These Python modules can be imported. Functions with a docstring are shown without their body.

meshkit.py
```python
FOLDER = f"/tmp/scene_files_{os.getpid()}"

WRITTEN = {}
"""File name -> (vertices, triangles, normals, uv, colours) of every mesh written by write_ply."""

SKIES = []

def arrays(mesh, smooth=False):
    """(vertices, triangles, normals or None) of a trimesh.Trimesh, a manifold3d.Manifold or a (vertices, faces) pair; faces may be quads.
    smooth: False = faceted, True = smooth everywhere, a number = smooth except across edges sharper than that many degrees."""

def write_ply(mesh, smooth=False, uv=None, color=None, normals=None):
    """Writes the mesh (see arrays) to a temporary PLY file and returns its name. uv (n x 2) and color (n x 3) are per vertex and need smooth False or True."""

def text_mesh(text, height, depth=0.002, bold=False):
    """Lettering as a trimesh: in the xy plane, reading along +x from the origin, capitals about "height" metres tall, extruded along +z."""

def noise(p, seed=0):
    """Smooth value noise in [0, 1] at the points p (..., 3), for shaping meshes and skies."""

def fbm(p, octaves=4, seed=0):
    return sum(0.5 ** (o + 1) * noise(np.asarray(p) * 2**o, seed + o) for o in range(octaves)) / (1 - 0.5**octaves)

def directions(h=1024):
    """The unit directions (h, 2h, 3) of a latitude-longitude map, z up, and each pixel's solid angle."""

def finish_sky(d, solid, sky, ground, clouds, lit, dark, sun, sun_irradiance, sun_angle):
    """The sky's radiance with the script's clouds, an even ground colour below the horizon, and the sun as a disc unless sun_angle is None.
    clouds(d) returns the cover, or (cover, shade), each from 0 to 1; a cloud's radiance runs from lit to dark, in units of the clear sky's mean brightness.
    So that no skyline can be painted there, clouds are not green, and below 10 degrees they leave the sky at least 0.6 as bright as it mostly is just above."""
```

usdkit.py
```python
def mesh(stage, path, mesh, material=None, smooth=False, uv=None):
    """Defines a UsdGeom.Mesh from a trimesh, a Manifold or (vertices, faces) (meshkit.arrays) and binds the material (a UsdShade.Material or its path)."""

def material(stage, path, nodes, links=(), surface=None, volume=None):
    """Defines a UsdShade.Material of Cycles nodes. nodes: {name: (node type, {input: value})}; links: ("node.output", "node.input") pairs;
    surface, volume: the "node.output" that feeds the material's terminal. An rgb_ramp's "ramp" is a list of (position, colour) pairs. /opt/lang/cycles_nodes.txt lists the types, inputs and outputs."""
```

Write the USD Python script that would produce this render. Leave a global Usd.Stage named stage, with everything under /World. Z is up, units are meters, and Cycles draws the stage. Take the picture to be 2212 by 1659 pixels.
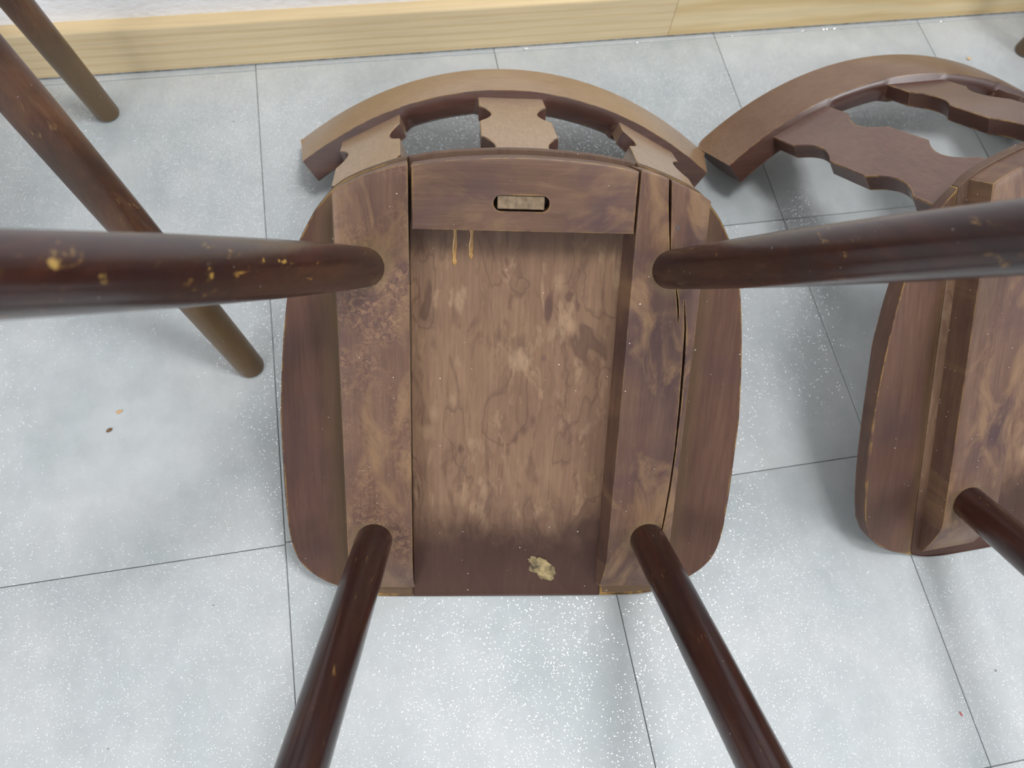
import math, random
import numpy as np
import trimesh
import manifold3d as m3
from shapely.geometry import LineString
from scipy.interpolate import PchipInterpolator
from pxr import Usd, UsdGeom, UsdLux, UsdShade, Sdf, Gf
import usdkit, meshkit

random.seed(7)
rng = np.random.default_rng(7)
stage = Usd.Stage.CreateInMemory()
UsdGeom.SetStageUpAxis(stage, 'Z')
UsdGeom.SetStageMetersPerUnit(stage, 1.0)
world = UsdGeom.Xform.Define(stage, '/World')
stage.SetDefaultPrim(world.GetPrim())
UsdGeom.Scope.Define(stage, '/World/Looks')

# ---------------------------------------------------------------- camera
F_PX, W_PX = 1761.31, 2212.0
CAM = (0.12079403, -0.52289179, 0.782874)
RC = np.array([[0.98180588, 0.12589038, -0.14215775],
               [-0.17380798, 0.89728978, -0.40578546],
               [0.07647221, 0.4231107, 0.90284513]])          # columns: right, up, back
cam = UsdGeom.Camera.Define(stage, '/World/camera')
cm = np.eye(4)
cm[:3, :3] = RC
cm[:3, 3] = CAM
cam.AddTransformOp().Set(Gf.Matrix4d(*cm.T.ravel().tolist()))
cam.CreateHorizontalApertureAttr(36.0)
cam.CreateVerticalApertureAttr(27.0)
cam.CreateFocalLengthAttr(36.0 * F_PX / W_PX)
cam.CreateClippingRangeAttr((0.02, 100.0))
cam.CreateFStopAttr(8.5)
cam.CreateFocusDistanceAttr(0.66)
cam.CreateExposureAttr(0.0)

# ---------------------------------------------------------------- lights: ceiling panels of the room
def ceiling_lamp(name, x, y, w, h, power, color=(0.985, 0.995, 1.01)):
    l = UsdLux.RectLight.Define(stage, '/World/' + name)
    l.CreateWidthAttr(w)
    l.CreateHeightAttr(h)
    l.CreateIntensityAttr(power)
    l.CreateColorAttr(Gf.Vec3f(*color))
    l.AddTranslateOp().Set(Gf.Vec3d(x, y, 2.66))
    return l

ceiling_lamp('lamp_a', 0.72, -0.40, 0.6, 0.6, 30.0)
ceiling_lamp('lamp_b', 2.8, -2.8, 1.2, 1.2, 20.5)
ceiling_lamp('lamp_c', -2.4, -2.8, 1.2, 1.2, 20.5)
dome = UsdLux.DomeLight.Define(stage, '/World/ambient')
dome.CreateIntensityAttr(0.0)

# ---------------------------------------------------------------- helpers
def path_for(name, parent=None):
    base = (str(parent.GetPath()) if parent is not None else '/World') + '/'
    p, n = base + name, 0
    while stage.GetPrimAtPath(p):
        n += 1
        p = f'{base}{name}_{n:03d}'
    return p

def keys(prim, label=None, category=None, group=None, kind=None):
    for k, v in (('label', label), ('category', category), ('group', group), ('kind', kind)):
        if v:
            prim.SetCustomDataByKey(k, v)
    return prim

def obj(name, mesh, mat, parent=None, smooth=32, **kw):
    m = usdkit.mesh(stage, path_for(name, parent), mesh, mat, smooth=smooth)
    return keys(m.GetPrim(), **kw)

def thing(name, R=None, t=(0, 0, 0), **kw):
    x = UsdGeom.Xform.Define(stage, path_for(name))
    M = np.eye(4)
    if R is not None:
        M[:3, :3] = R
    M[:3, 3] = t
    x.AddTransformOp().Set(Gf.Matrix4d(*M.T.ravel().tolist()))
    return keys(x.GetPrim(), **kw)

def box(x0, x1, y0, y1, z0, z1, ch=0.0):
    if ch <= 0:
        b = trimesh.creation.box([x1 - x0, y1 - y0, z1 - z0])
        b.apply_translation([(x0 + x1) / 2, (y0 + y1) / 2, (z0 + z1) / 2])
        return b
    pts = []
    for X, sx in ((x0, 1), (x1, -1)):
        for Y, sy in ((y0, 1), (y1, -1)):
            for Z, sz in ((z0, 1), (z1, -1)):
                pts += [(X + sx * ch, Y + sy * ch, Z), (X + sx * ch, Y, Z + sz * ch), (X, Y + sy * ch, Z + sz * ch)]
    return trimesh.convex.convex_hull(np.array(pts))

def loft(rings, cap=True):
    r = np.array(rings)
    k, n = r.shape[:2]
    v = r.reshape(-1, 3)
    f = []
    for i in range(k - 1):
        for j in range(n):
            a, b = i * n + j, i * n + (j + 1) % n
            f += [(a, b, b + n), (a, b + n, a + n)]
    if cap:
        v = np.vstack([v, r[0].mean(0), r[-1].mean(0)])
        c0, c1 = k * n, k * n + 1
        for j in range(n):
            f += [(c0, (j + 1) % n, j), (c1, (k - 1) * n + j, (k - 1) * n + (j + 1) % n)]
    m = trimesh.Trimesh(v, np.array(f), process=False)
    if m.volume < 0:
        m.invert()
    return m

def slab(x0, x1, nx, ny, yf, yr, ztop, zbot, ch=0.0012, ch_b=0.003, tip=None, chy=None):
    """A board between the curves yf(x) and yr(x), its faces the height fields ztop and zbot, its arrises chamfered."""
    s = np.linspace(0, 1, nx)
    if tip == 'hi':
        s = np.sin(s * math.pi / 2)
    elif tip == 'lo':
        s = 1 - np.cos(s * math.pi / 2)
    t = np.linspace(0, 1, ny)

    def grid(ins, insy):
        xs = (x0 + ins) + (x1 - x0 - 2 * ins) * s
        X = np.repeat(xs[:, None], ny, 1)
        a, b = yf(xs), yr(xs)
        g = np.minimum(insy, (b - a) * 0.45)
        Y = (a + g)[:, None] + (b - a - 2 * g)[:, None] * t[None]
        return X, Y
    edge = [(i, 0) for i in range(nx)] + [(nx - 1, j) for j in range(1, ny)] + [(i, ny - 1) for i in range(nx - 2, -1, -1)] + [(0, j) for j in range(ny - 2, 0, -1)]
    ei = np.array([i * ny + j for i, j in edge])
    X, Y = grid(ch, chy if chy else ch)
    top = np.stack([X, Y, ztop(X, Y)], -1).reshape(-1, 3)
    Xo, Yo = grid(0, 0)
    up = np.stack([Xo, Yo, ztop(X, Y) - ch], -1).reshape(-1, 3)[ei]
    Xb, Yb = grid(ch_b, ch_b)
    bot = np.stack([Xb, Yb, zbot(Xb, Yb)], -1).reshape(-1, 3)
    lo = np.stack([Xo, Yo, zbot(Xo, Yo) + ch_b], -1).reshape(-1, 3)[ei]
    n, e = nx * ny, len(ei)
    v = np.vstack([top, bot, up, lo])
    f = []
    for i in range(nx - 1):
        for j in range(ny - 1):
            a, b, c, d = i * ny + j, (i + 1) * ny + j, (i + 1) * ny + j + 1, i * ny + j + 1
            f += [(a, b, c), (a, c, d), (n + a, n + c, n + b), (n + a, n + d, n + c)]
    T, B, U, L = ei, n + ei, 2 * n + np.arange(e), 2 * n + e + np.arange(e)
    for k in range(e):
        q = (k + 1) % e
        for P, Q in ((U, T), (L, U), (B, L)):
            f += [(P[k], P[q], Q[q]), (P[k], Q[q], Q[k])]
    return trimesh.Trimesh(v, np.array(f), process=False)

def to_manifold(m):
    m = trimesh.Trimesh(m.vertices, m.faces, process=True, merge_norm=True)
    return m3.Manifold(m3.Mesh(vert_properties=np.array(m.vertices, np.float32), tri_verts=np.array(m.faces, np.uint32)))

def cut_lines(mesh, lines, z0, z1):
    """Takes thin cracks (polylines of (x, y, half width)) out of a board."""
    M = to_manifold(mesh)
    if M.status() != m3.Error.NoError:
        return mesh
    for ln in lines:
        p = np.array(ln, float)
        d = np.gradient(p[:, :2], axis=0)
        d /= np.linalg.norm(d, axis=1, keepdims=True)
        nrm = np.stack([-d[:, 1], d[:, 0]], 1) * p[:, 2:3]
        loop = np.vstack([p[:, :2] + nrm, (p[:, :2] - nrm)[::-1]])
        cs = m3.CrossSection([loop.tolist()], m3.FillRule.NonZero)
        M = M - m3.Manifold.extrude(cs, z1 - z0).translate((0, 0, z0))
    return M

# ---------------------------------------------------------------- materials
LOOKS = '/World/Looks/'

def chain_ramp(stops):
    return ('rgb_ramp', {'ramp': stops})

def wood(name, dark, mid, light, axis='y', grain=1.0, rough=(0.32, 0.5), wear=0.6, wear_col=(0.42, 0.25, 0.07), blotch=(0.05, 0.03, 0.03), blotch_amt=0.6,
         scratch=0.0, specks=0.0, rings=0.0, flake=0.0, coat=0.0, extra=None, spec=0.5, big=9.0, seed=0.0, bump=0.12, tone=None):
    st = {'x': (5, 55, 55), 'y': (55, 5, 55), 'z': (55, 55, 5)}[axis]
    fine = {'x': (26, 420, 420), 'y': (420, 26, 420), 'z': (420, 420, 26)}[axis]
    N = {
        'tc': ('texture_coordinate', {}),
        'oi': ('object_info', {}),
        'w': ('math', {'math_type': 'multiply_add', 'value2': 23.0, 'value3': seed}),
        'mg': ('mapping', {'scale': st}),
        'ng': ('noise_texture', {'dimensions': '4D', 'scale': 1.0 * grain, 'detail': 5.0, 'roughness': 0.6, 'distortion': 0.6}),
        'rg': chain_ramp([(0.30, dark), (0.5, mid), (0.72, light)]),
        'mf': ('mapping', {'scale': fine}),
        'nf': ('noise_texture', {'scale': 1.0, 'detail': 3.0, 'roughness': 0.6}),
        'rf': ('map_range', {'from_min': 0.3, 'from_max': 0.7, 'to_min': 0.86, 'to_max': 1.13, 'clamp': True}),
        'mulf': ('vector_math', {'math_type': 'scale'}),
        'nb': ('noise_texture', {'dimensions': '4D', 'scale': big, 'detail': 4.0, 'roughness': 0.55, 'distortion': 0.3}),
        'rb': ('map_range', {'from_min': 0.47, 'from_max': 0.68, 'to_min': 0.0, 'to_max': blotch_amt, 'clamp': True}),
        'mixb': ('mix_color', {'b': blotch}),
        'geo': ('geometry', {}),
        'p': ('principled_bsdf', {'specular_ior_level': spec, 'coat_weight': coat, 'coat_roughness': 0.12}),
        'rr': ('map_range', {'from_min': 0.3, 'from_max': 0.7, 'to_min': rough[0], 'to_max': rough[1], 'clamp': True}),
        'bu': ('bump', {'strength': bump, 'distance': 0.0008}),
    }
    Lk = [('oi.random', 'w.value1'), ('tc.object', 'mg.vector'), ('mg.vector', 'ng.vector'), ('w.value', 'ng.w'), ('ng.fac', 'rg.fac'),
          ('tc.object', 'mf.vector'), ('mf.vector', 'nf.vector'), ('nf.fac', 'rf.value'), ('rg.color', 'mulf.vector1'), ('rf.result', 'mulf.scale'),
          ('tc.object', 'nb.vector'), ('w.value', 'nb.w'), ('nb.fac', 'rb.value'), ('rb.result', 'mixb.fac'), ('mulf.vector', 'mixb.a'),
          ('nb.fac', 'rr.value'), ('rr.result', 'p.roughness'), ('nf.fac', 'bu.height'), ('bu.normal', 'p.normal')]
    cur = 'mixb.result'

    def layer(tag, mask, color):
        nonlocal cur
        N['mx_' + tag] = ('mix_color', {} if isinstance(color, str) else {'b': color})
        Lk.extend([(cur, f'mx_{tag}.a'), (mask, f'mx_{tag}.fac')] + ([(color, f'mx_{tag}.b')] if isinstance(color, str) else []))
        cur = f'mx_{tag}.result'
    if flake > 0:                                    # blistered, crazed finish
        N['nk'] = ('noise_texture', {'scale': 210.0, 'detail': 4.0, 'roughness': 0.7, 'distortion': 1.2})
        N['nk2'] = ('noise_texture', {'scale': 22.0, 'detail': 2.0})
        N['rk2'] = ('map_range', {'from_min': 0.42, 'from_max': 0.6, 'to_min': 0.0, 'to_max': flake, 'clamp': True})
        N['rk'] = ('map_range', {'from_min': 0.46, 'from_max': 0.62, 'to_min': 0.0, 'to_max': 1.0, 'clamp': True})
        N['mk'] = ('math', {'math_type': 'multiply'})
        Lk += [('tc.object', 'nk.vector'), ('tc.object', 'nk2.vector'), ('nk.fac', 'rk.value'), ('nk2.fac', 'rk2.value'), ('rk.result', 'mk.value1'), ('rk2.result', 'mk.value2')]
        layer('flake', 'mk.value', (0.24, 0.135, 0.08))
    if rings > 0:                                    # tide marks of old spills
        N['nr'] = ('noise_texture', {'scale': 26.0, 'detail': 3.0, 'roughness': 0.5, 'distortion': 0.5})
        N['mr0'] = ('mapping', {'scale': (1.0, 0.42, 1.0)})
        N['rr1'] = chain_ramp([(0.0, (0, 0, 0)), (0.515, (0, 0, 0)), (0.545, (0.7, 0.7, 0.7)), (0.552, (0.15, 0.15, 0.15)), (0.61, (0.15, 0.15, 0.15)), (0.64, (1, 1, 1)), (0.70, (0.8, 0.8, 0.8)), (1, (0.8, 0.8, 0.8))])
        N['rr2'] = ('math', {'math_type': 'multiply', 'value2': rings})
        Lk += [('tc.object', 'mr0.vector'), ('mr0.vector', 'nr.vector'), ('nr.fac', 'rr1.fac'), ('rr1.color', 'rr2.value1')]
        layer('ring', 'rr2.value', (0.085, 0.045, 0.03))
        N['nl'] = ('noise_texture', {'scale': 34.0, 'detail': 4.0, 'roughness': 0.65})
        N['ml'] = ('mapping', {'scale': (1.0, 0.45, 1.0), 'location': (3.1, 1.7, 0)})
        N['rl'] = ('map_range', {'from_min': 0.6, 'from_max': 0.72, 'to_min': 0.0, 'to_max': 0.55, 'clamp': True})
        Lk += [('tc.object', 'ml.vector'), ('ml.vector', 'nl.vector'), ('nl.fac', 'rl.value')]
        layer('pale', 'rl.result', (0.40, 0.27, 0.165))
    for k, (mask_nodes, mask_links, mask, color) in enumerate(extra or []):
        N.update(mask_nodes)
        Lk += mask_links
        layer(f'x{k}', mask, color)
    if scratch > 0:                                  # finish rubbed through to bare wood
        sc = {'x': (40, 170, 170), 'y': (170, 40, 170), 'z': (170, 170, 40)}[axis]
        N['ms'] = ('mapping', {'scale': sc})
        N['ns'] = ('noise_texture', {'dimensions': '4D', 'scale': 1.0, 'detail': 4.0, 'roughness': 0.7, 'distortion': 0.8})
        N['ns2'] = ('noise_texture', {'dimensions': '4D', 'scale': 24.0, 'detail': 2.0})
        N['rs'] = ('map_range', {'from_min': 0.60, 'from_max': 0.68, 'to_min': 0.0, 'to_max': 1.0, 'clamp': True})
        N['rs2'] = ('map_range', {'from_min': 0.50, 'from_max': 0.64, 'to_min': 0.0, 'to_max': scratch, 'clamp': True})
        N['mus'] = ('math', {'math_type': 'multiply'})
        Lk += [('tc.object', 'ms.vector'), ('ms.vector', 'ns.vector'), ('w.value', 'ns.w'), ('w.value', 'ns2.w'), ('tc.object', 'ns2.vector'), ('ns.fac', 'rs.value'), ('ns2.fac', 'rs2.value'), ('rs.result', 'mus.value1'), ('rs2.result', 'mus.value2')]
        layer('scr', 'mus.value', wear_col)
    if wear > 0:                                     # arrises rubbed bare
        N['bv'] = ('bevel', {'samples': 4, 'radius': 0.0020})
        N['dt'] = ('vector_math', {'math_type': 'dot_product'})
        N['re'] = ('map_range', {'from_min': 0.985, 'from_max': 0.90, 'to_min': 0.0, 'to_max': 1.0, 'clamp': True})
        N['nw'] = ('noise_texture', {'scale': 46.0, 'detail': 4.0, 'roughness': 0.7})
        N['rw'] = ('map_range', {'from_min': 0.44, 'from_max': 0.58, 'to_min': 0.0, 'to_max': wear, 'clamp': True})
        N['mw'] = ('math', {'math_type': 'multiply'})
        Lk += [('bv.bevel', 'dt.vector1'), ('geo.normal', 'dt.vector2'), ('dt.value', 're.value'), ('tc.object', 'nw.vector'), ('nw.fac', 'rw.value'), ('re.result', 'mw.value1'), ('rw.result', 'mw.value2')]
        layer('wear', 'mw.value', wear_col)
    if specks > 0:                                   # plaster dust
        N['vo'] = ('voronoi_texture', {'scale': 190.0, 'feature': 'f1'})
        N['vs'] = ('separate_color', {})
        N['vr'] = ('math', {'math_type': 'multiply', 'value2': 0.13})
        N['vr2'] = ('math', {'math_type': 'power', 'value2': 9.0})
        N['vl'] = ('math', {'math_type': 'less_than'})
        N['va'] = ('math', {'math_type': 'multiply', 'value2': specks})
        Lk += [('tc.object', 'vo.vector'), ('vo.color', 'vs.color'), ('vs.r', 'vr2.value1'), ('vr2.value', 'vr.value1'), ('vo.distance', 'vl.value1'), ('vr.value', 'vl.value2'), ('vl.value', 'va.value1')]
        layer('spk', 'va.value', (0.75, 0.70, 0.62))
    Lk.append((cur, 'p.base_color'))
    return usdkit.material(stage, LOOKS + name, N, Lk, surface='p.BSDF')

def plain(name, color, rough=0.5, spec=0.5, noise=0.0, scale=60.0, bump=0.0):
    N = {'p': ('principled_bsdf', {'base_color': color, 'roughness': rough, 'specular_ior_level': spec})}
    Lk = []
    if noise > 0:
        c = np.array(color)
        N['tc'] = ('texture_coordinate', {})
        N['n'] = ('noise_texture', {'scale': scale, 'detail': 4.0, 'roughness': 0.6})
        N['r'] = chain_ramp([(0.3, tuple(c * (1 - noise))), (0.7, tuple(np.minimum(c * (1 + noise), 1)))])
        Lk += [('tc.object', 'n.vector'), ('n.fac', 'r.fac'), ('r.color', 'p.base_color')]
        if bump > 0:
            N['b'] = ('bump', {'strength': 0.6, 'distance': bump})
            Lk += [('n.fac', 'b.height'), ('b.normal', 'p.normal')]
    return usdkit.material(stage, LOOKS + name, N, Lk, surface='p.BSDF')

def dist_mask(tag, pts, r0, r1, amount, squash=(1, 1, 0), noise=0.0, nscale=55.0):
    """Mask: 1 within r0 of any of the points, 0 beyond r1 (object space, metres)."""
    N, Lk, prev = {}, [], None
    N[tag + 'm'] = ('vector_math', {'math_type': 'multiply', 'vector2': squash})
    Lk.append(('tc.object', tag + 'm.vector1'))
    for i, p in enumerate(pts):
        N[f'{tag}d{i}'] = ('vector_math', {'math_type': 'distance', 'vector2': tuple(np.array(p) * np.array(squash))})
        Lk.append((tag + 'm.vector', f'{tag}d{i}.vector1'))
        cur = f'{tag}d{i}.value'
        if prev:
            N[f'{tag}n{i}'] = ('math', {'math_type': 'minimum'})
            Lk += [(prev, f'{tag}n{i}.value1'), (cur, f'{tag}n{i}.value2')]
            cur = f'{tag}n{i}.value'
        prev = cur
    if noise > 0:
        N[tag + 'q'] = ('noise_texture', {'scale': nscale, 'detail': 4.0, 'roughness': 0.65})
        N[tag + 'a'] = ('math', {'math_type': 'multiply_add', 'value2': noise})
        Lk += [('tc.object', tag + 'q.vector'), (tag + 'q.fac', tag + 'a.value1'), (prev, tag + 'a.value3')]
        prev = tag + 'a.value'
    N[tag + 'r'] = ('map_range', {'range_type': 'smoothstep', 'from_min': r1, 'from_max': r0, 'to_min': 0.0, 'to_max': amount, 'clamp': True})
    Lk.append((prev, tag + 'r.value'))
    return N, Lk, tag + 'r.result'

def axis_mask(tag, axis, a0, a1, amount, noise=0.0, absolute=False, nscale=30.0):
    """Mask rising from 0 at a0 to amount at a1 along one object axis, its edge broken by noise."""
    N = {tag + 's': ('separate_xyz', {}), tag + 'n': ('noise_texture', {'scale': nscale, 'detail': 4.0}),
         tag + 'a': ('math', {'math_type': 'multiply_add', 'value2': noise}),
         tag + 'r': ('map_range', {'range_type': 'smoothstep', 'from_min': a0, 'from_max': a1, 'to_min': 0.0, 'to_max': amount, 'clamp': True})}
    Lk = [('tc.object', tag + 's.vector'), ('tc.object', tag + 'n.vector'), (tag + 'n.fac', tag + 'a.value1')]
    src = f'{tag}s.{axis}'
    if absolute:
        N[tag + 'b'] = ('math', {'math_type': 'absolute'})
        Lk.append((src, tag + 'b.value1'))
        src = tag + 'b.value'
    Lk += [(src, tag + 'a.value3'), (tag + 'a.value', tag + 'r.value')]
    return N, Lk, tag + 'r.result'

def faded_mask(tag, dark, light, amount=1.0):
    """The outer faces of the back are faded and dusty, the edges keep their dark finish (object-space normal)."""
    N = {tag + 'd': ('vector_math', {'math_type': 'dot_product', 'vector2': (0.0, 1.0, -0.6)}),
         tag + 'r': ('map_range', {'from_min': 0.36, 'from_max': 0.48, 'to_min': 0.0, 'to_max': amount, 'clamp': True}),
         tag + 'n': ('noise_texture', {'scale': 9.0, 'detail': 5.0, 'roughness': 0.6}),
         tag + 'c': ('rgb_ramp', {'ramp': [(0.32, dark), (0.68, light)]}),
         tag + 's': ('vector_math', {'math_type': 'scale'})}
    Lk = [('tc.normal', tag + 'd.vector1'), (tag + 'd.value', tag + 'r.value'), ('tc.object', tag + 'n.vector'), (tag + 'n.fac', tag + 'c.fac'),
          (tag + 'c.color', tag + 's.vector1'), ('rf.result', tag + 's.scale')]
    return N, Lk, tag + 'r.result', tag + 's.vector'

def streak_mask(tag, scale, lo, hi, amount, loc=(0, 0, 0), gate=None):
    N = {tag + 'm': ('mapping', {'scale': scale, 'location': loc}), tag + 'n': ('noise_texture', {'scale': 1.0, 'detail': 4.0, 'roughness': 0.62, 'distortion': 0.7}),
         tag + 'r': ('map_range', {'from_min': lo, 'from_max': hi, 'to_min': 0.0, 'to_max': amount, 'clamp': True})}
    Lk = [('tc.object', tag + 'm.vector'), (tag + 'm.vector', tag + 'n.vector'), (tag + 'n.fac', tag + 'r.value')]
    return N, Lk, tag + 'r.result'

LEG_AT = [(-0.1205, 0.0764, 0), (0.1205, 0.0764, 0), (-0.119, 0.319, 0), (0.119, 0.319, 0)]
m_panel = wood('panel_wood', (0.192, 0.108, 0.063), (0.214, 0.124, 0.074), (0.238, 0.142, 0.087), 'y', rough=(0.45, 0.62), wear=0.0, blotch=(0.15, 0.078, 0.055), blotch_amt=0.45, rings=0.75, specks=0.8, big=16.0, seed=3.0, spec=0.35,
               extra=[(*streak_mask('sa', (80, 24, 1), 0.53, 0.68, 0.60), (0.105, 0.052, 0.034)),
                      (*streak_mask('sb', (70, 20, 1), 0.58, 0.69, 0.55, (4.2, 1.1, 0)), (0.36, 0.225, 0.135)),
                      (*dist_mask('st', [(0.0253, 0.2793, 0)], 0.0030, 0.0050, 0.8, (1, 0.30, 0), noise=0.0012), (0.085, 0.042, 0.034)),
                      (*dist_mask('su', [(0.0236, 0.2357, 0), (0.0060, 0.2408, 0)], 0.0020, 0.0060, 0.6, (1, 0.8, 0), noise=0.004), (0.105, 0.055, 0.050)),
                      (*dist_mask('sv', [(0.0170, 0.1790, 0), (0.0090, 0.1690, 0), (0.0020, 0.1610, 0), (-0.004, 0.150, 0)], 0.0020, 0.0065, 0.75, (1, 0.5, 0), noise=0.005), (0.10, 0.050, 0.034)),
                      (*dist_mask('sw', [(-0.0750, 0.1680, 0), (-0.0690, 0.1850, 0), (-0.0520, 0.1980, 0), (0.0040, 0.240, 0), (0.0330, 0.3010, 0), (0.0450, 0.2650, 0)], 0.0030, 0.0130, 0.6, (1, 0.7, 0), noise=0.010), (0.37, 0.235, 0.14)),
                      (*axis_mask('fr', 'y', 0.085, 0.020, 0.92, noise=-0.040, nscale=60.0), (0.056, 0.023, 0.017)),
                      (*axis_mask('re', 'y', 0.325, 0.345, 0.6, noise=0.012), (0.07, 0.04, 0.03))])
m_rail = wood('rail_wood', (0.108, 0.056, 0.040), (0.142, 0.077, 0.052), (0.185, 0.106, 0.070), 'y', rough=(0.36, 0.52), wear=0.75, blotch=(0.055, 0.028, 0.034), blotch_amt=0.75, specks=0.75, big=13.0, seed=1.0, spec=0.34,
              extra=[(*streak_mask('go', (34, 16, 1), 0.50, 0.66, 0.75, (2.3, 0.7, 0)), (0.255, 0.150, 0.080)),
              (*dist_mask('du', LEG_AT, 0.015, 0.030, 0.7, noise=0.012), (0.24, 0.165, 0.085))])
m_rail_flaked = wood('rail_wood_crazed', (0.108, 0.056, 0.040), (0.142, 0.077, 0.052), (0.185, 0.106, 0.070), 'y', rough=(0.36, 0.52), wear=0.75, blotch=(0.055, 0.028, 0.034), blotch_amt=0.6, specks=0.75, flake=1.0, big=13.0, seed=1.7, spec=0.34,
                     extra=[(*streak_mask('go', (34, 16, 1), 0.50, 0.66, 0.75, (2.3, 0.7, 0)), (0.255, 0.150, 0.080)),
              (*dist_mask('du', LEG_AT, 0.015, 0.030, 0.7, noise=0.012), (0.24, 0.165, 0.085))])
m_cross = wood('cross_rail_wood', (0.115, 0.062, 0.043), (0.150, 0.084, 0.056), (0.190, 0.113, 0.074), 'x', rough=(0.36, 0.52), wear=0.85, blotch=(0.075, 0.04, 0.05), blotch_amt=0.7, specks=0.85, big=15.0, seed=5.0, spec=0.36,
               extra=[(*streak_mask('go', (16, 34, 1), 0.50, 0.66, 0.7, (1.3, 4.1, 0)), (0.235, 0.140, 0.076))])
m_flange = wood('flange_wood', (0.078, 0.036, 0.024), (0.105, 0.051, 0.033), (0.138, 0.073, 0.046), 'y', rough=(0.36, 0.52), wear=1.0, blotch=(0.060, 0.030, 0.030), blotch_amt=0.6, specks=0.5, big=12.0, seed=2.0, spec=0.32,
                extra=[(*axis_mask('ol', 'x', 0.172, 0.150, 0.55, noise=0.010, absolute=True), (0.150, 0.098, 0.048))])
m_leg = wood('leg_wood', (0.020, 0.0065, 0.0055), (0.032, 0.0095, 0.0070), (0.060, 0.018, 0.009), 'z', rough=(0.20, 0.34), wear=0.0, wear_col=(0.36, 0.19, 0.045), blotch=(0.014, 0.007, 0.008), blotch_amt=0.7, scratch=0.85, big=11.0, seed=4.0, coat=0.2, specks=0.25,
             extra=[(*dist_mask('pa', [(-0.1633, 0.3709, 0.2401), (-0.1561, 0.3665, 0.2115), (-0.1504, 0.3634, 0.1874), (-0.1447, 0.3589, 0.1639)], 0.0135, 0.0165, 0.9, (1, 1, 0.62), noise=0.030, nscale=150.0), (0.46, 0.27, 0.055)),
                    (*dist_mask('pb', [(-0.1818, 0.3863, 0.3094), (-0.1883, 0.3961, 0.3303), (-0.1865, 0.3963, 0.3200)], 0.0080, 0.0105, 0.85, (1, 1, 0.7), noise=0.018, nscale=130.0), (0.46, 0.29, 0.08))])
m_leg_old = wood('leg_wood_worn', (0.048, 0.018, 0.010), (0.085, 0.033, 0.016), (0.14, 0.065, 0.030), 'z', rough=(0.28, 0.42), wear=0.0, wear_col=(0.30, 0.18, 0.06), blotch=(0.030, 0.016, 0.010), blotch_amt=0.7, scratch=0.9, big=13.0, seed=8.0, coat=0.1, specks=0.3,
                 extra=[(*axis_mask('ft', 'z', 0.30, 0.43, 0.7, noise=0.10), (0.15, 0.098, 0.045))])
DARK_FINISH = ((0.060, 0.026, 0.020), (0.085, 0.038, 0.028), (0.115, 0.056, 0.040))
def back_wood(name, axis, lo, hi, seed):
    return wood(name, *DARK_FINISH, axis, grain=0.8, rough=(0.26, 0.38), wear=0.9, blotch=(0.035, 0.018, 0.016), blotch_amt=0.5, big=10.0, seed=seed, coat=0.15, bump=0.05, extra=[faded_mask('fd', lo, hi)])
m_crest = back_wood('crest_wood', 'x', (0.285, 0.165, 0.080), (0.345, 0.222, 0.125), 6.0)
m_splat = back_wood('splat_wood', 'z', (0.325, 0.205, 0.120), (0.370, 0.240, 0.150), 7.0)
m_crest_b = back_wood('crest_wood_brown', 'x', (0.135, 0.060, 0.028), (0.205, 0.112, 0.060), 6.4)
m_splat_b = back_wood('splat_wood_brown', 'z', (0.118, 0.057, 0.042), (0.165, 0.090, 0.065), 7.4)
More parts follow.
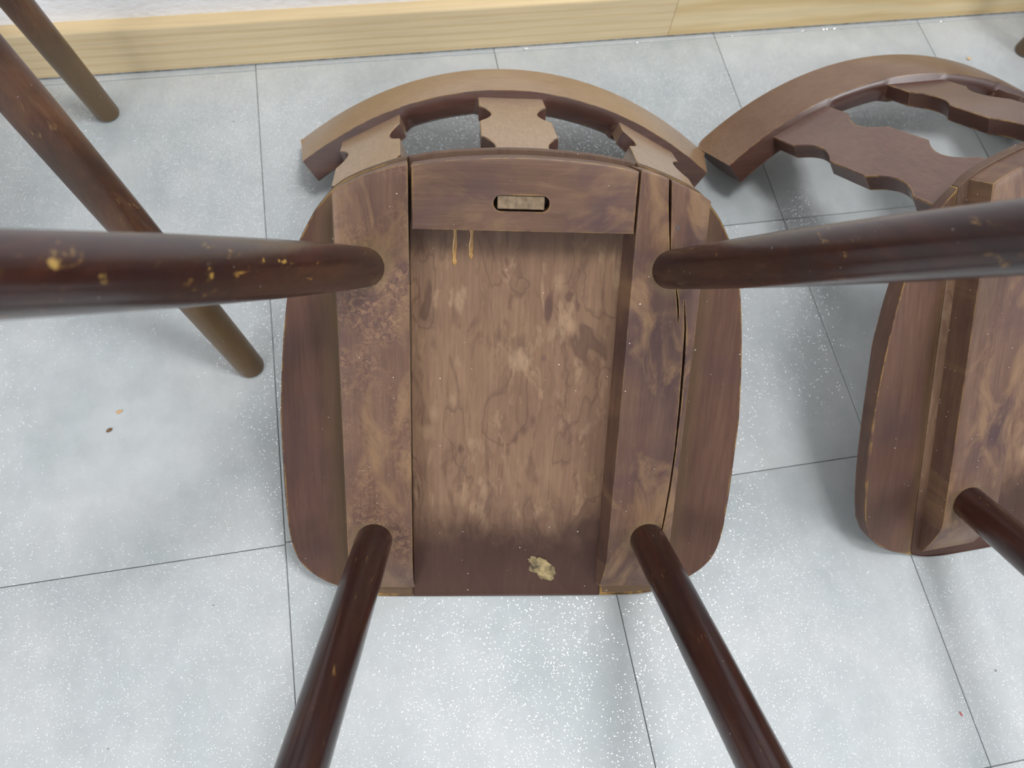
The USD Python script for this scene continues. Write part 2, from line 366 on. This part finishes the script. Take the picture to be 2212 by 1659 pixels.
m_plug = plain('plug_wood', (0.23, 0.165, 0.105), 0.7, 0.3, noise=0.35, scale=190.0)
m_glue = plain('old_glue', (0.27, 0.20, 0.095), 0.45, 0.5, noise=0.75, scale=110.0)
m_drip = plain('varnish_drip_amber', (0.36, 0.195, 0.06), 0.25, 0.5, noise=0.3, scale=120.0)
m_nail = plain('nail_head', (0.10, 0.07, 0.06), 0.4, 0.5, noise=0.2, scale=300.0)

def tile_material():
    N = {
        'tc': ('texture_coordinate', {}), 'geo': ('geometry', {}), 'oi': ('object_info', {}),
        'w': ('math', {'math_type': 'multiply', 'value2': 31.0}),
        'n1': ('noise_texture', {'dimensions': '4D', 'scale': 7.0, 'detail': 5.0, 'roughness': 0.6}),
        'n2': ('noise_texture', {'dimensions': '4D', 'scale': 38.0, 'detail': 4.0, 'roughness': 0.65}),
        'm2': ('mapping', {'scale': (1.0, 0.8, 1.0)}),
        'n3': ('noise_texture', {'scale': 520.0, 'detail': 2.0}),
        'r1': chain_ramp([(0.30, (0.400, 0.434, 0.440)), (0.5, (0.478, 0.502, 0.506)), (0.70, (0.540, 0.550, 0.552))]),
        'r2': ('map_range', {'from_min': 0.3, 'from_max': 0.7, 'to_min': 0.94, 'to_max': 1.06, 'clamp': True}),
        'r3': ('map_range', {'from_min': 0.3, 'from_max': 0.7, 'to_min': 0.975, 'to_max': 1.025, 'clamp': True}),
        'ro': ('map_range', {'from_min': 0.0, 'from_max': 1.0, 'to_min': 0.975, 'to_max': 1.02, 'clamp': True}),
        'x1': ('math', {'math_type': 'multiply'}), 'x2': ('math', {'math_type': 'multiply'}),
        'c': ('vector_math', {'math_type': 'scale'}),
        'p': ('principled_bsdf', {'roughness': 0.45, 'specular_ior_level': 0.38}),
        # mica flecks: little mirrors, each with a tilt of its own
        'vo': ('voronoi_texture', {'scale': 700.0, 'feature': 'f1'}),
        'wn': ('white_noise_texture', {'dimensions': '3D'}),
        'wn2': ('white_noise_texture', {'dimensions': '4D', 'w': 3.7}),
        'cs': ('vector_math', {'math_type': 'subtract', 'vector2': (0.5, 0.5, 0.5)}),
        'cm': ('vector_math', {'math_type': 'multiply_add', 'vector2': (0.18, 0.18, 0.0)}),
        'cn': ('vector_math', {'math_type': 'normalize'}),
        'g': ('glossy_bsdf', {'roughness': 0.12}),
        'lt': ('math', {'math_type': 'less_than', 'value2': 0.33}),
        'gt': ('math', {'math_type': 'greater_than', 'value2': 0.80}),
        'mk': ('math', {'math_type': 'multiply'}), 'mk2': ('vector_math', {'math_type': 'scale', 'vector1': (0.62, 0.63, 0.65)}),
        'mx': ('add_closure', {}),
        'b': ('bump', {'strength': 0.10, 'distance': 0.0006}),
        'dv': ('voronoi_texture', {'scale': 34.0, 'feature': 'f1'}), 'dw': ('white_noise_texture', {'dimensions': '3D'}),
        'dp': ('math', {'math_type': 'power', 'value2': 4.0}), 'dm': ('math', {'math_type': 'multiply', 'value2': 0.045}), 'dl': ('math', {'math_type': 'less_than'}),
        'da': ('math', {'math_type': 'multiply', 'value2': 0.75}), 'dx': ('mix_color', {'b': (0.16, 0.15, 0.13)}),
    }
    L = [('oi.random', 'w.value1'), ('tc.object', 'n1.vector'), ('tc.object', 'm2.vector'), ('m2.vector', 'n2.vector'), ('w.value', 'n1.w'), ('w.value', 'n2.w'), ('tc.object', 'n3.vector'),
         ('n1.fac', 'r1.fac'), ('n2.fac', 'r2.value'), ('n3.fac', 'r3.value'), ('r2.result', 'x1.value1'), ('r3.result', 'x1.value2'), ('oi.random', 'ro.value'), ('x1.value', 'x2.value1'), ('ro.result', 'x2.value2'),
         ('r1.color', 'c.vector1'), ('x2.value', 'c.scale'), ('c.vector', 'dx.a'), ('tc.object', 'dv.vector'), ('dv.position', 'dw.vector'), ('dw.value', 'dp.value1'), ('dp.value', 'dm.value1'), ('dv.distance', 'dl.value1'), ('dm.value', 'dl.value2'), ('dl.value', 'da.value1'), ('da.value', 'dx.fac'), ('dx.result', 'p.base_color'), ('n2.fac', 'b.height'), ('b.normal', 'p.normal'),
         ('tc.object', 'vo.vector'), ('vo.position', 'wn.vector'), ('wn.color', 'cs.vector1'), ('cs.vector', 'cm.vector1'), ('geo.normal', 'cm.vector3'), ('cm.vector', 'cn.vector1'), ('cn.vector', 'g.normal'),
         ('vo.position', 'wn2.vector'), ('vo.distance', 'lt.value1'), ('wn2.value', 'gt.value1'), ('lt.value', 'mk.value1'), ('gt.value', 'mk.value2'), ('mk.value', 'mk2.scale'), ('mk2.vector', 'g.color'),
         ('p.BSDF', 'mx.closure1'), ('g.BSDF', 'mx.closure2')]
    return usdkit.material(stage, LOOKS + 'floor_tile', N, L, surface='mx.closure')

m_tile = tile_material()
m_grout = plain('tile_bed', (0.40, 0.40, 0.38), 0.9, 0.2, noise=0.4, scale=90.0)

def pine(name, freq, dist, stretch, c0, c1, c2, off):
    N = {'tc': ('texture_coordinate', {}), 'm': ('mapping', {'scale': (stretch, 1.0, 1.0), 'location': off}),
         'wv': ('wave_texture', {'wave_type': 'bands', 'bands_direction': 'z', 'profile': 'sine', 'scale': freq, 'distortion': dist, 'detail': 3.0, 'detail_scale': 1.2, 'detail_roughness': 0.55}),
         'r': chain_ramp([(0.0, c0), (0.45, c1), (1.0, c2)]),
         'm2': ('mapping', {'scale': (8.0, 190.0, 190.0)}), 'n2': ('noise_texture', {'scale': 1.0, 'detail': 3.0}),
         'r2': ('map_range', {'from_min': 0.3, 'from_max': 0.7, 'to_min': 0.93, 'to_max': 1.06, 'clamp': True}), 's': ('vector_math', {'math_type': 'scale'}),
         'p': ('principled_bsdf', {'roughness': 0.5, 'specular_ior_level': 0.4})}
    L = [('tc.object', 'm.vector'), ('m.vector', 'wv.vector'), ('wv.fac', 'r.fac'), ('tc.object', 'm2.vector'), ('m2.vector', 'n2.vector'), ('n2.fac', 'r2.value'),
         ('r.color', 's.vector1'), ('r2.result', 's.scale'), ('s.vector', 'p.base_color')]
    return usdkit.material(stage, LOOKS + name, N, L, surface='p.BSDF')

m_pine_fine = pine('pine_straight_grain', 26.0, 1.6, 0.16, (0.72, 0.575, 0.355), (0.73, 0.59, 0.37), (0.675, 0.515, 0.295), (0.0, 0.0, 0.0))
m_pine_wide = pine('pine_flat_grain', 10.0, 7.0, 0.30, (0.74, 0.60, 0.36), (0.72, 0.565, 0.32), (0.67, 0.50, 0.26), (0.3, 0.0, 0.07))

def wall_material():
    N = {'tc': ('texture_coordinate', {}), 'm': ('mapping', {'scale': (1.0, 1.0, 1.7)}), 'n': ('noise_texture', {'scale': 95.0, 'detail': 2.0, 'roughness': 0.5}),
         'b': ('bump', {'strength': 0.4, 'distance': 0.003}), 'p': ('principled_bsdf', {'base_color': (0.90, 0.905, 0.93), 'roughness': 0.6, 'specular_ior_level': 0.3})}
    return usdkit.material(stage, LOOKS + 'wall_paint', N, [('tc.object', 'm.vector'), ('m.vector', 'n.vector'), ('n.fac', 'b.height'), ('b.normal', 'p.normal')], surface='p.BSDF')

m_wall = wall_material()
m_ceiling = plain('ceiling_paint', (0.82, 0.82, 0.80), 0.8, 0.2)
m_gap = plain('gap_dust', (0.30, 0.31, 0.32), 0.9, 0.2, noise=0.5, scale=120.0)

# ---------------------------------------------------------------- the room
T = 0.305
XL, XR, YF, YB, ZC = -4.27, 5.185, -6.1, 0.3283, 2.70
floor = thing('floor', kind='structure')
obj('tile_bed', box(XL, XR, YF, YB + 0.05, -0.05, -0.0025), m_grout, floor, smooth=False)
nx0, nx1, ny0, ny1 = -6, 9, -7, 2                    # the tiles one could see; beyond them the same floor goes on
obj('tile_field', trimesh.util.concatenate([box(XL, nx0 * T - 0.0004, YF, YB, -0.004, 0), box(nx1 * T + 0.0004, XR, YF, YB, -0.004, 0), box(nx0 * T, nx1 * T, YF, ny0 * T - 0.004, -0.004, 0)]), m_tile, floor, smooth=False)
G = 0.0004
for i in range(nx0, nx1):
    for j in range(ny0, ny1):
        dx = 0.0
        x0, x1, y0, y1 = i * T + G, (i + 1) * T - G, j * T + G, (j + 1) * T - G
        if i <= -1:                                  # the columns on the left sit a hair lower
            y0, y1 = y0 - 0.0024, y1 - 0.0024
        if j == 1:
            y1 = min(y1, YB + 0.02)
        obj('tile', box(x0, x1, y0, y1, -0.004, rng.uniform(-0.0001, 0.0001), 0.0005), m_tile, floor, smooth=False)
obj('wall_back', box(XL, XR, YB, YB + 0.12, -0.05, ZC), m_wall, smooth=False, kind='structure')
obj('wall_left', box(XL - 0.12, XL, YF, YB + 0.12, -0.05, ZC), m_wall, smooth=False, kind='structure')
obj('wall_right', box(XR, XR + 0.12, YF, YB + 0.12, -0.05, ZC), m_wall, smooth=False, kind='structure')
obj('wall_front', box(XL - 0.12, XR + 0.12, YF - 0.12, YF, -0.05, ZC), m_wall, smooth=False, kind='structure')
obj('ceiling', box(XL - 0.12, XR + 0.12, YF - 0.12, YB + 0.12, ZC, ZC + 0.1), m_ceiling, smooth=False, kind='structure')

def baseboard_mesh(x0, x1, h=0.067, th=0.018, r=0.004, z0=0.0028):
    y0 = YB - th
    prof = [(YB, z0), (y0 + 0.0008, z0), (y0, z0 + 0.0008)]
    for a in np.linspace(math.pi, math.pi / 2, 7):
        prof.append((y0 + r + r * math.cos(a), h - r + r * math.sin(a)))
    prof.append((YB, h))
    prof = np.array(prof)
    return loft([np.c_[np.full(len(prof), x), prof] for x in (x0, x1)])

bb = thing('baseboard_back', kind='structure')
XJ = 0.5435
obj('board', baseboard_mesh(XL, XJ - 0.0003), m_pine_fine, bb)
obj('board', baseboard_mesh(XJ + 0.0003, XR), m_pine_wide, bb)
obj('dust_line', box(XL, XR, YB - 0.0165, YB - 0.001, 0.0002, 0.0029), m_gap, bb, smooth=False)

# ---------------------------------------------------------------- the chair (its own frame: upside down, z out of the seat's underside, y to the rear)
HALF = np.array([(0.0, -0.0015), (0.06, -0.0015), (0.11, -0.0012), (0.135, 0.0010), (0.1477, 0.0045), (0.1635, 0.0115), (0.1745, 0.0198), (0.185, 0.0315), (0.1912, 0.043), (0.1952, 0.060), (0.1970, 0.080), (0.1980, 0.110),
                 (0.1978, 0.140), (0.1968, 0.180), (0.1945, 0.210), (0.1922, 0.235), (0.187, 0.275), (0.181, 0.307), (0.174, 0.330), (0.1668, 0.344), (0.1597, 0.3560), (0.151, 0.3665), (0.143, 0.3750),
                 (0.128, 0.3835), (0.1127, 0.3897), (0.0915, 0.3965), (0.045, 0.4035), (0.0, 0.4055)])
ARC = np.r_[0, np.cumsum(np.linalg.norm(np.diff(HALF, axis=0), axis=1))]
dense = np.linspace(0, ARC[-1], 1200)
OX, OY = PchipInterpolator(ARC, HALF[:, 0])(dense), PchipInterpolator(ARC, HALF[:, 1])(dense)
KMAX = int(np.argmax(OX))
XMAX = float(OX[KMAX])

def y_front(x):
    return np.interp(np.abs(x), OX[:KMAX + 1], OY[:KMAX + 1])

def y_rear(x):
    return np.interp(np.abs(x), OX[KMAX:][::-1], OY[KMAX:][::-1])

Z_PANEL, Z_BASE, Z_SIT = -0.028, -0.030, -0.045
RAIL_IN, RAIL_OUT = 0.0867, 0.1425

def z_under(X, Y):
    u = np.clip((np.abs(X) - RAIL_OUT) / (XMAX - RAIL_OUT), 0, 1)
    return np.where(np.abs(X) > RAIL_OUT, Z_BASE + 0.0085 * u ** 1.4, Z_PANEL)

def z_sit(X, Y):
    d = np.clip(1 - ((X / 0.19) ** 2 + ((Y - 0.2) / 0.2) ** 2), 0, 1)
    return Z_SIT + 0.008 * d ** 0.8 + 0.0125 * np.clip((0.06 - Y) / 0.06, 0, 1) ** 2

def arc_low(x):                                     # outer lower arris of the crest rail
    return 0.4395 - 1.45 * x ** 2 - 2.2 * x ** 4

def arc_slope(x):
    return -2.9 * x - 8.8 * x ** 3

LEAN = math.tan(math.radians(9))
ZR, ZTOP = -0.33, -0.406

def crest_mesh(half=0.2290, n=121, splats=()):
    rings = []
    for s in np.linspace(-1, 1, n):
        x = half * s
        base = np.array([x, arc_low(x)])
        sl = arc_slope(x)
        nrm = np.array([-sl, 1.0])
        nrm /= np.linalg.norm(nrm)
        e = max(0.0, (abs(s) - 0.955) / 0.045)
        zt = ZTOP + 0.010 * e ** 2
        flat = 0.0
        for c in splats:
            flat = max(flat, float(np.clip(1 - (abs(x - c) - 0.036) / 0.004, 0, 1)))
        if splats and (x > max(splats) or x < min(splats)):
            flat = 1.0
        rd = 1 - flat
        th, ot = 0.027, 0.021
        pr = [(0.0, ZR), (0.0085, ZR - 0.026), (0.0165, ZR - 0.054), (ot, zt + 0.004), (ot - 0.002, zt + 0.0008), (ot - 0.006, zt),
              (ot - 0.016, zt), (ot - 0.021, zt + 0.001), (ot - 0.0235, zt + 0.005), (-0.0125, ZR - 0.046),
              (-0.0195 - 0.001 * rd, ZR - 0.030), (-0.0235 - 0.001 * rd, ZR - 0.017 - 0.003 * rd), (-th + 0.0025 * rd, ZR - 0.003 - 0.0105 * rd), (-th + 0.0012 + 0.003 * rd, ZR - 0.0008 - 0.0075 * rd),
              (-0.020 + 0.003 * rd, ZR + 0.0004 - 0.0045 * rd), (-0.0115, ZR + 0.0003 - 0.0012 * rd), (-0.005, ZR + 0.0002 + 0.0006 * rd)]
        rings.append([(base[0] + nrm[0] * o, base[1] + nrm[1] * o, z) for o, z in pr])
    return loft(rings)

def splat_mesh(xc, width=0.071, th=0.016):
    """A flat back splat with two scallops in each edge; rear face outwards."""
    y = arc_low(xc)
    sl = arc_slope(xc)
    n = np.array([-sl, 1.0])
    n /= np.linalg.norm(n)
    e = np.array([n[1], -n[0]])
    mid = np.array([xc, y]) - n * 0.0085
    rings = []
    for z in np.r_[np.linspace(-0.345, -0.289, 7), np.linspace(-0.288, -0.092, 99), np.linspace(-0.090, -0.040, 6)]:
        w = width / 2
        for zc in (-0.254, -0.126):
            q = abs(z - zc) / 0.034
            if q < 1:
                w -= 0.0118 * (1 - q ** 2)
        o = -(z - ZR) * LEAN
        c = 0.0009
        sec = [(-w, -c), (-w + c, 0), (w - c, 0), (w, -c), (w, -th + c), (w - c, -th), (-w + c, -th), (-w, -th + c)]
        rings.append([(*(mid + e * u + n * (o + v)), z) for u, v in sec])
    return loft(rings)

def leg_mesh(base, foot, z_end, r0=0.0158, r1=0.0172, r2=0.0135, sides=64):
    b, f = np.array(base, float), np.array(foot, float)
    d = (f - b)[:2] / (f - b)[2]
    rings = []
    zs = np.r_[-0.022, np.linspace(0.0, 0.006, 3), np.linspace(0.009, z_end - 0.004, 40), z_end - 0.0022, z_end - 0.0006, z_end]
    a = np.arange(sides) * 2 * math.pi / sides
    for z in zs:
        r = float(np.interp(z, [-0.03, 0.0, 0.05, 0.14, 0.24, z_end], [r0, r0, (r0 + r1) / 2, r1, r1 * 0.98, r2]))
        if z >= z_end - 0.003:
            r -= {0: 0.0007, 1: 0.0022, 2: 0.0038}[int(np.searchsorted([z_end - 0.0022, z_end - 0.0006, z_end], z - 1e-9))]
        flute = 0.00022 * (np.arange(sides) % 2) if z < 0.008 else 0.0
        c = b[:2] + d * z
        rings.append(np.c_[c[0] + (r - flute) * np.cos(a), c[1] + (r - flute) * np.sin(a), np.full(sides, z)])
    return loft(rings)

LEG_SPEC = {                                         # name: base (x, y), splay per metre
    'fl': ((-0.1195, 0.0764), (-0.083, -0.0356)), 'fr': ((0.1215, 0.0764), (0.083, -0.0356)),
    'rl': ((-0.1209, 0.3176), (-0.250, 0.2224)), 'rr': ((0.1175, 0.3206), (0.249, 0.2922))}
Z_LEG = 0.4456

def make_chair(R, t, label, feet=None, seam=0.088, leg_mat=None, splats=(-0.152, 0.0, 0.152), back_shift=0.006, crack=True, wide=1.0, marks=True, crazed=True, faded=True):
    c = thing('wooden_chair', R, t, label=label, category='chair')
    # seat: panel and two side boards
    obj('seat_panel', slab(-seam + 0.0002, seam - 0.0002, 41, 61, y_front, y_rear, z_under, z_sit, ch=0.0010, ch_b=0.006), m_panel, c)
    for sgn in (-1, 1):
        m = slab(seam + 0.0002, XMAX - 1e-5, 36, 61, y_front, y_rear, lambda X, Y: z_under(X, Y) + 0.0002, z_sit, ch=0.0013, ch_b=0.006, tip='hi')
        v = np.array(m.vertices)
        v[:, 0] = seam + (v[:, 0] - seam) * wide
        v[:, 0] *= sgn
        m = trimesh.Trimesh(v, m.faces[:, ::-1] if sgn < 0 else m.faces, process=False)
        obj('side_board', m, m_flange, c)

    # side rails under the seat, tapering off towards the front
    def rail(sgn):
        def ztop(X, Y):
            z = -0.023 * np.clip((0.058 - Y) / 0.046, 0, 1) ** 1.4
            if sgn > 0:
                z = z - 0.0022 * np.clip((np.abs(X) - RAIL_OUT + 0.007) / 0.007, 0, 1) ** 2
            return z
        m = slab(RAIL_IN, RAIL_OUT, 15, 61, lambda x: np.full_like(x, 0.0105), lambda x: y_rear(x) - 0.0022, ztop, lambda X, Y: np.full_like(X, -0.034), ch=0.0009, ch_b=0.0005, chy=0.0018)
        v = np.array(m.vertices)
        low = (v[:, 2] < -0.025) & (v[:, 0] < RAIL_IN + 0.002)
        v[low, 0] += -0.0050 if sgn > 0 else 0.0030
        v[:, 0] *= sgn
        m = trimesh.Trimesh(v, m.faces[:, ::-1] if sgn < 0 else m.faces, process=False)
        if crack and sgn > 0:
            return cut_lines(m, [[(0.1085, 0.405, 0.0011), (0.1090, 0.388, 0.0011), (0.1107, 0.370, 0.0012), (0.1128, 0.350, 0.0007), (0.1145, 0.335, 0.0004)],
                                 [(0.1222, 0.306, 0.0003), (0.1245, 0.296, 0.0007), (0.1262, 0.286, 0.0006), (0.1268, 0.277, 0.0002)],
                                 [(0.1300, 0.296, 0.0002), (0.1335, 0.272, 0.0008), (0.1352, 0.245, 0.0011), (0.1366, 0.205, 0.0010), (0.1370, 0.165, 0.0007), (0.1362, 0.130, 0.0009), (0.1345, 0.100, 0.0008), (0.1325, 0.075, 0.0003)]], -0.02, 0.01)
        return m
    obj('side_rail', rail(-1), m_rail_flaked if crazed else m_rail, c, smooth=28)
    obj('side_rail', rail(1), m_rail, c, smooth=28)

    # cross rail at the rear with its mortise
    cr = slab(-0.0842, 0.0848, 41, 15, lambda x: np.full_like(x, 0.3475), lambda x: y_rear(x) - 0.0040, lambda X, Y: np.zeros_like(X), lambda X, Y: np.full_like(X, -0.031), ch=0.0008, ch_b=0.0005, chy=0.0022)
    M = to_manifold(cr)
    xs, ys, hw, hh = -0.0021, 0.3684, 0.0212, 0.0061
    ang = np.linspace(0, 2 * math.pi, 41)[:-1]
    slot = [(xs + np.sign(math.cos(a)) * (hw - 0.006) + 0.006 * math.cos(a) * 1.0, ys + hh * math.sin(a)) for a in ang]
    cut = m3.Manifold.extrude(m3.CrossSection([slot], m3.FillRule.NonZero), 0.028).translate((0, 0, -0.0185))
    crp = obj('cross_rail', M - cut, m_cross, c, smooth=28)
    obj('tenon_plug', box(xs - 0.0181, xs + 0.0174, ys - 0.0046, ys + 0.0057, -0.019, -0.0012, 0.0006), m_plug, crp, smooth=False, label='greyish bare wood tenon end in the mortise')

    # legs
    for k, (b, sp) in LEG_SPEC.items():
        base = np.array([b[0], b[1], 0.0])
        foot = base + np.array([sp[0], sp[1], 1.0]) * Z_LEG
        if feet and k in feet:
            base, foot = np.array([*feet[k][0], 0.0]), np.array(feet[k][1])
        rear = k[0] == 'r'
        obj('leg', leg_mesh(base, foot, Z_LEG, r0=0.0158, r1=0.0180 if rear else 0.0163, r2=0.0140), leg_mat or m_leg, c, smooth=40)

    # back: three splats and the bent crest rail
    sh = np.array([back_shift, 0, 0])
    for x in splats:
        m = splat_mesh(x)
        m.apply_translation(sh)
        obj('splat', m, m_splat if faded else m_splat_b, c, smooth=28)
    m = crest_mesh(splats=splats)
    m.apply_translation(sh)
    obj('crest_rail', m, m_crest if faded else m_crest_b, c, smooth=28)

    if marks:                                        # what sticks to this chair's underside
        for x, y0, ln in ((-0.0521, 0.3440, 0.0300), (-0.0390, 0.3440, 0.0245)):
            ring = []
            for q in np.linspace(0, 1, 22):
                w = 0.0018 + 0.0004 * math.sin(q * 9 + x * 900) + (0.0007 if q > 0.85 else 0)
                hgt = 0.0006 + 0.0006 * q
                if q > 0.93:
                    w *= max(0.15, (1 - q) / 0.07)
                xx = x + 0.0003 * math.sin(q * 7)
                ring.append([(xx + w * math.cos(a), y0 - ln * q, Z_PANEL - 0.0003 + max(0, hgt * math.sin(a))) for a in np.linspace(0, 2 * math.pi, 13)[:-1]])
            obj('varnish_drip', loft(ring), m_drip, c, smooth=60, label='dried amber run of varnish')
        blob = trimesh.creation.icosphere(4, 1.0)
        v = np.array(blob.vertices)
        dsp = meshkit.fbm(v * 2.3 + 9.0, 4, 3)[:, None]
        v = v * (0.35 + 1.3 * dsp)
        v = v * np.array([0.0150, 0.0085, 0.0026])
        ca, sa = math.cos(-0.7), math.sin(-0.7)
        v = np.c_[v[:, 0] * ca - v[:, 1] * sa, v[:, 0] * sa + v[:, 1] * ca, v[:, 2]] + np.array([0.0318, 0.0275, Z_PANEL - 0.0004])
        obj('glue_lump', trimesh.Trimesh(v, blob.faces, process=False), m_glue, c, smooth=50, label='rough yellowish lump of old glue')
        nail = trimesh.creation.cylinder(0.0022, 0.003, sections=28)
        nail.apply_translation([0.1183, 0.3530, -0.00135])
        obj('nail_head', nail, m_nail, c, smooth=30)
    return c

R_MAIN = np.array([[0.98769499, 0.09897488, -0.12108917], [-0.15594124, 0.68204632, -0.71448943], [0.01187192, 0.72458042, 0.689088]])
R_RIGHT = np.array([[0.99991885, -0.01066528, 0.00696675], [0.01238954, 0.68694799, -0.72660096], [0.00296361, 0.72662831, 0.68702439]])

def standing(phi, x, y):
    a = math.radians(phi)
    return np.array([[math.cos(a), -math.sin(a), 0], [math.sin(a), math.cos(a), 0], [0, 0, 1]]) @ np.diag([-1.0, 1.0, -1.0]), (x, y, Z_LEG)

make_chair(R_MAIN, (0.19729131, -0.40684033, 0.02238205), 'upturned brown wooden chair in the centre with the bare underside of its seat facing up', splats=(-0.157, 0.0, 0.158))
make_chair(R_RIGHT, (0.75751443, -0.43713843, 0.02140545), 'upturned brown wooden chair on the right, partly cut off by the picture edge', seam=0.150, splats=(-0.147, 0.0, 0.147), back_shift=0.013, crack=False, wide=1.32, marks=False, crazed=False, faded=False)
Rl, tl = standing(193.46, -0.35114, 0.27058)
make_chair(Rl, tl, 'wooden chair standing upright at the left, showing only two worn round legs', leg_mat=m_leg_old, crack=False, marks=False,
           feet={'rr': ((0.1256, 0.3167), (0.227, 0.447, 0.4336)), 'fr': ((0.0929, 0.0848), (0.1646, 0.0637, 0.4336))})
Rq, tq = standing(-90.0, 1.046 - 0.0611 + 0.004, 0.237 - 0.1585)
make_chair(Rq, tq, 'dark wooden chair foot just visible at the upper right edge near the skirting board', leg_mat=m_leg_old, crack=False, marks=False)

# ---------------------------------------------------------------- crumbs on the floor
def crumb(name, xy, size, color, label, category, rot=0.0, seed=1):
    s = trimesh.creation.icosphere(2, 1.0)
    v = np.array(s.vertices)
    v *= (0.65 + 0.7 * meshkit.fbm(v * 1.7 + seed, 3, seed))[:, None]
    v *= np.array(size) / 2
    c, si = math.cos(rot), math.sin(rot)
    v = np.c_[v[:, 0] * c - v[:, 1] * si, v[:, 0] * si + v[:, 1] * c, v[:, 2]]
    v += np.array([xy[0], xy[1], -v[:, 2].min() + 0.0002])
    obj(name, trimesh.Trimesh(v, s.faces, process=False), plain('mat_' + name + str(seed), color, 0.6, 0.3, noise=0.25, scale=300.0), smooth=50, label=label, category=category)

crumb('wood_chip', (-0.1539, -0.1466), (0.0062, 0.0030, 0.0016), (0.62, 0.36, 0.16), 'tiny orange wood chip on the pale tile left of the middle chair', 'wood chip', 0.3, 1)
crumb('dirt_crumb', (-0.1628, -0.1656), (0.0060, 0.0036, 0.0022), (0.17, 0.10, 0.05), 'small dark brown crumb of dirt on the tile just below the orange chip', 'crumb', 0.5, 2)
crumb('wood_crumb', (0.9607, 0.2309), (0.0060, 0.0042, 0.0026), (0.72, 0.52, 0.27), 'small straw-coloured crumb on the floor behind the right-hand chair back', 'crumb', 0.2, 3)
crumb('plaster_crumb', (0.347, 0.3065), (0.0060, 0.0030, 0.0022), (0.85, 0.84, 0.80), 'little white plaster crumb lying against the foot of the skirting board', 'crumb', 0.0, 4)
crumb('red_fleck', (0.5998, -0.5630), (0.0016, 0.0046, 0.0008), (0.50, 0.13, 0.13), 'tiny red fleck on the tile near the lower right corner of the picture', 'fleck', 0.25, 5)
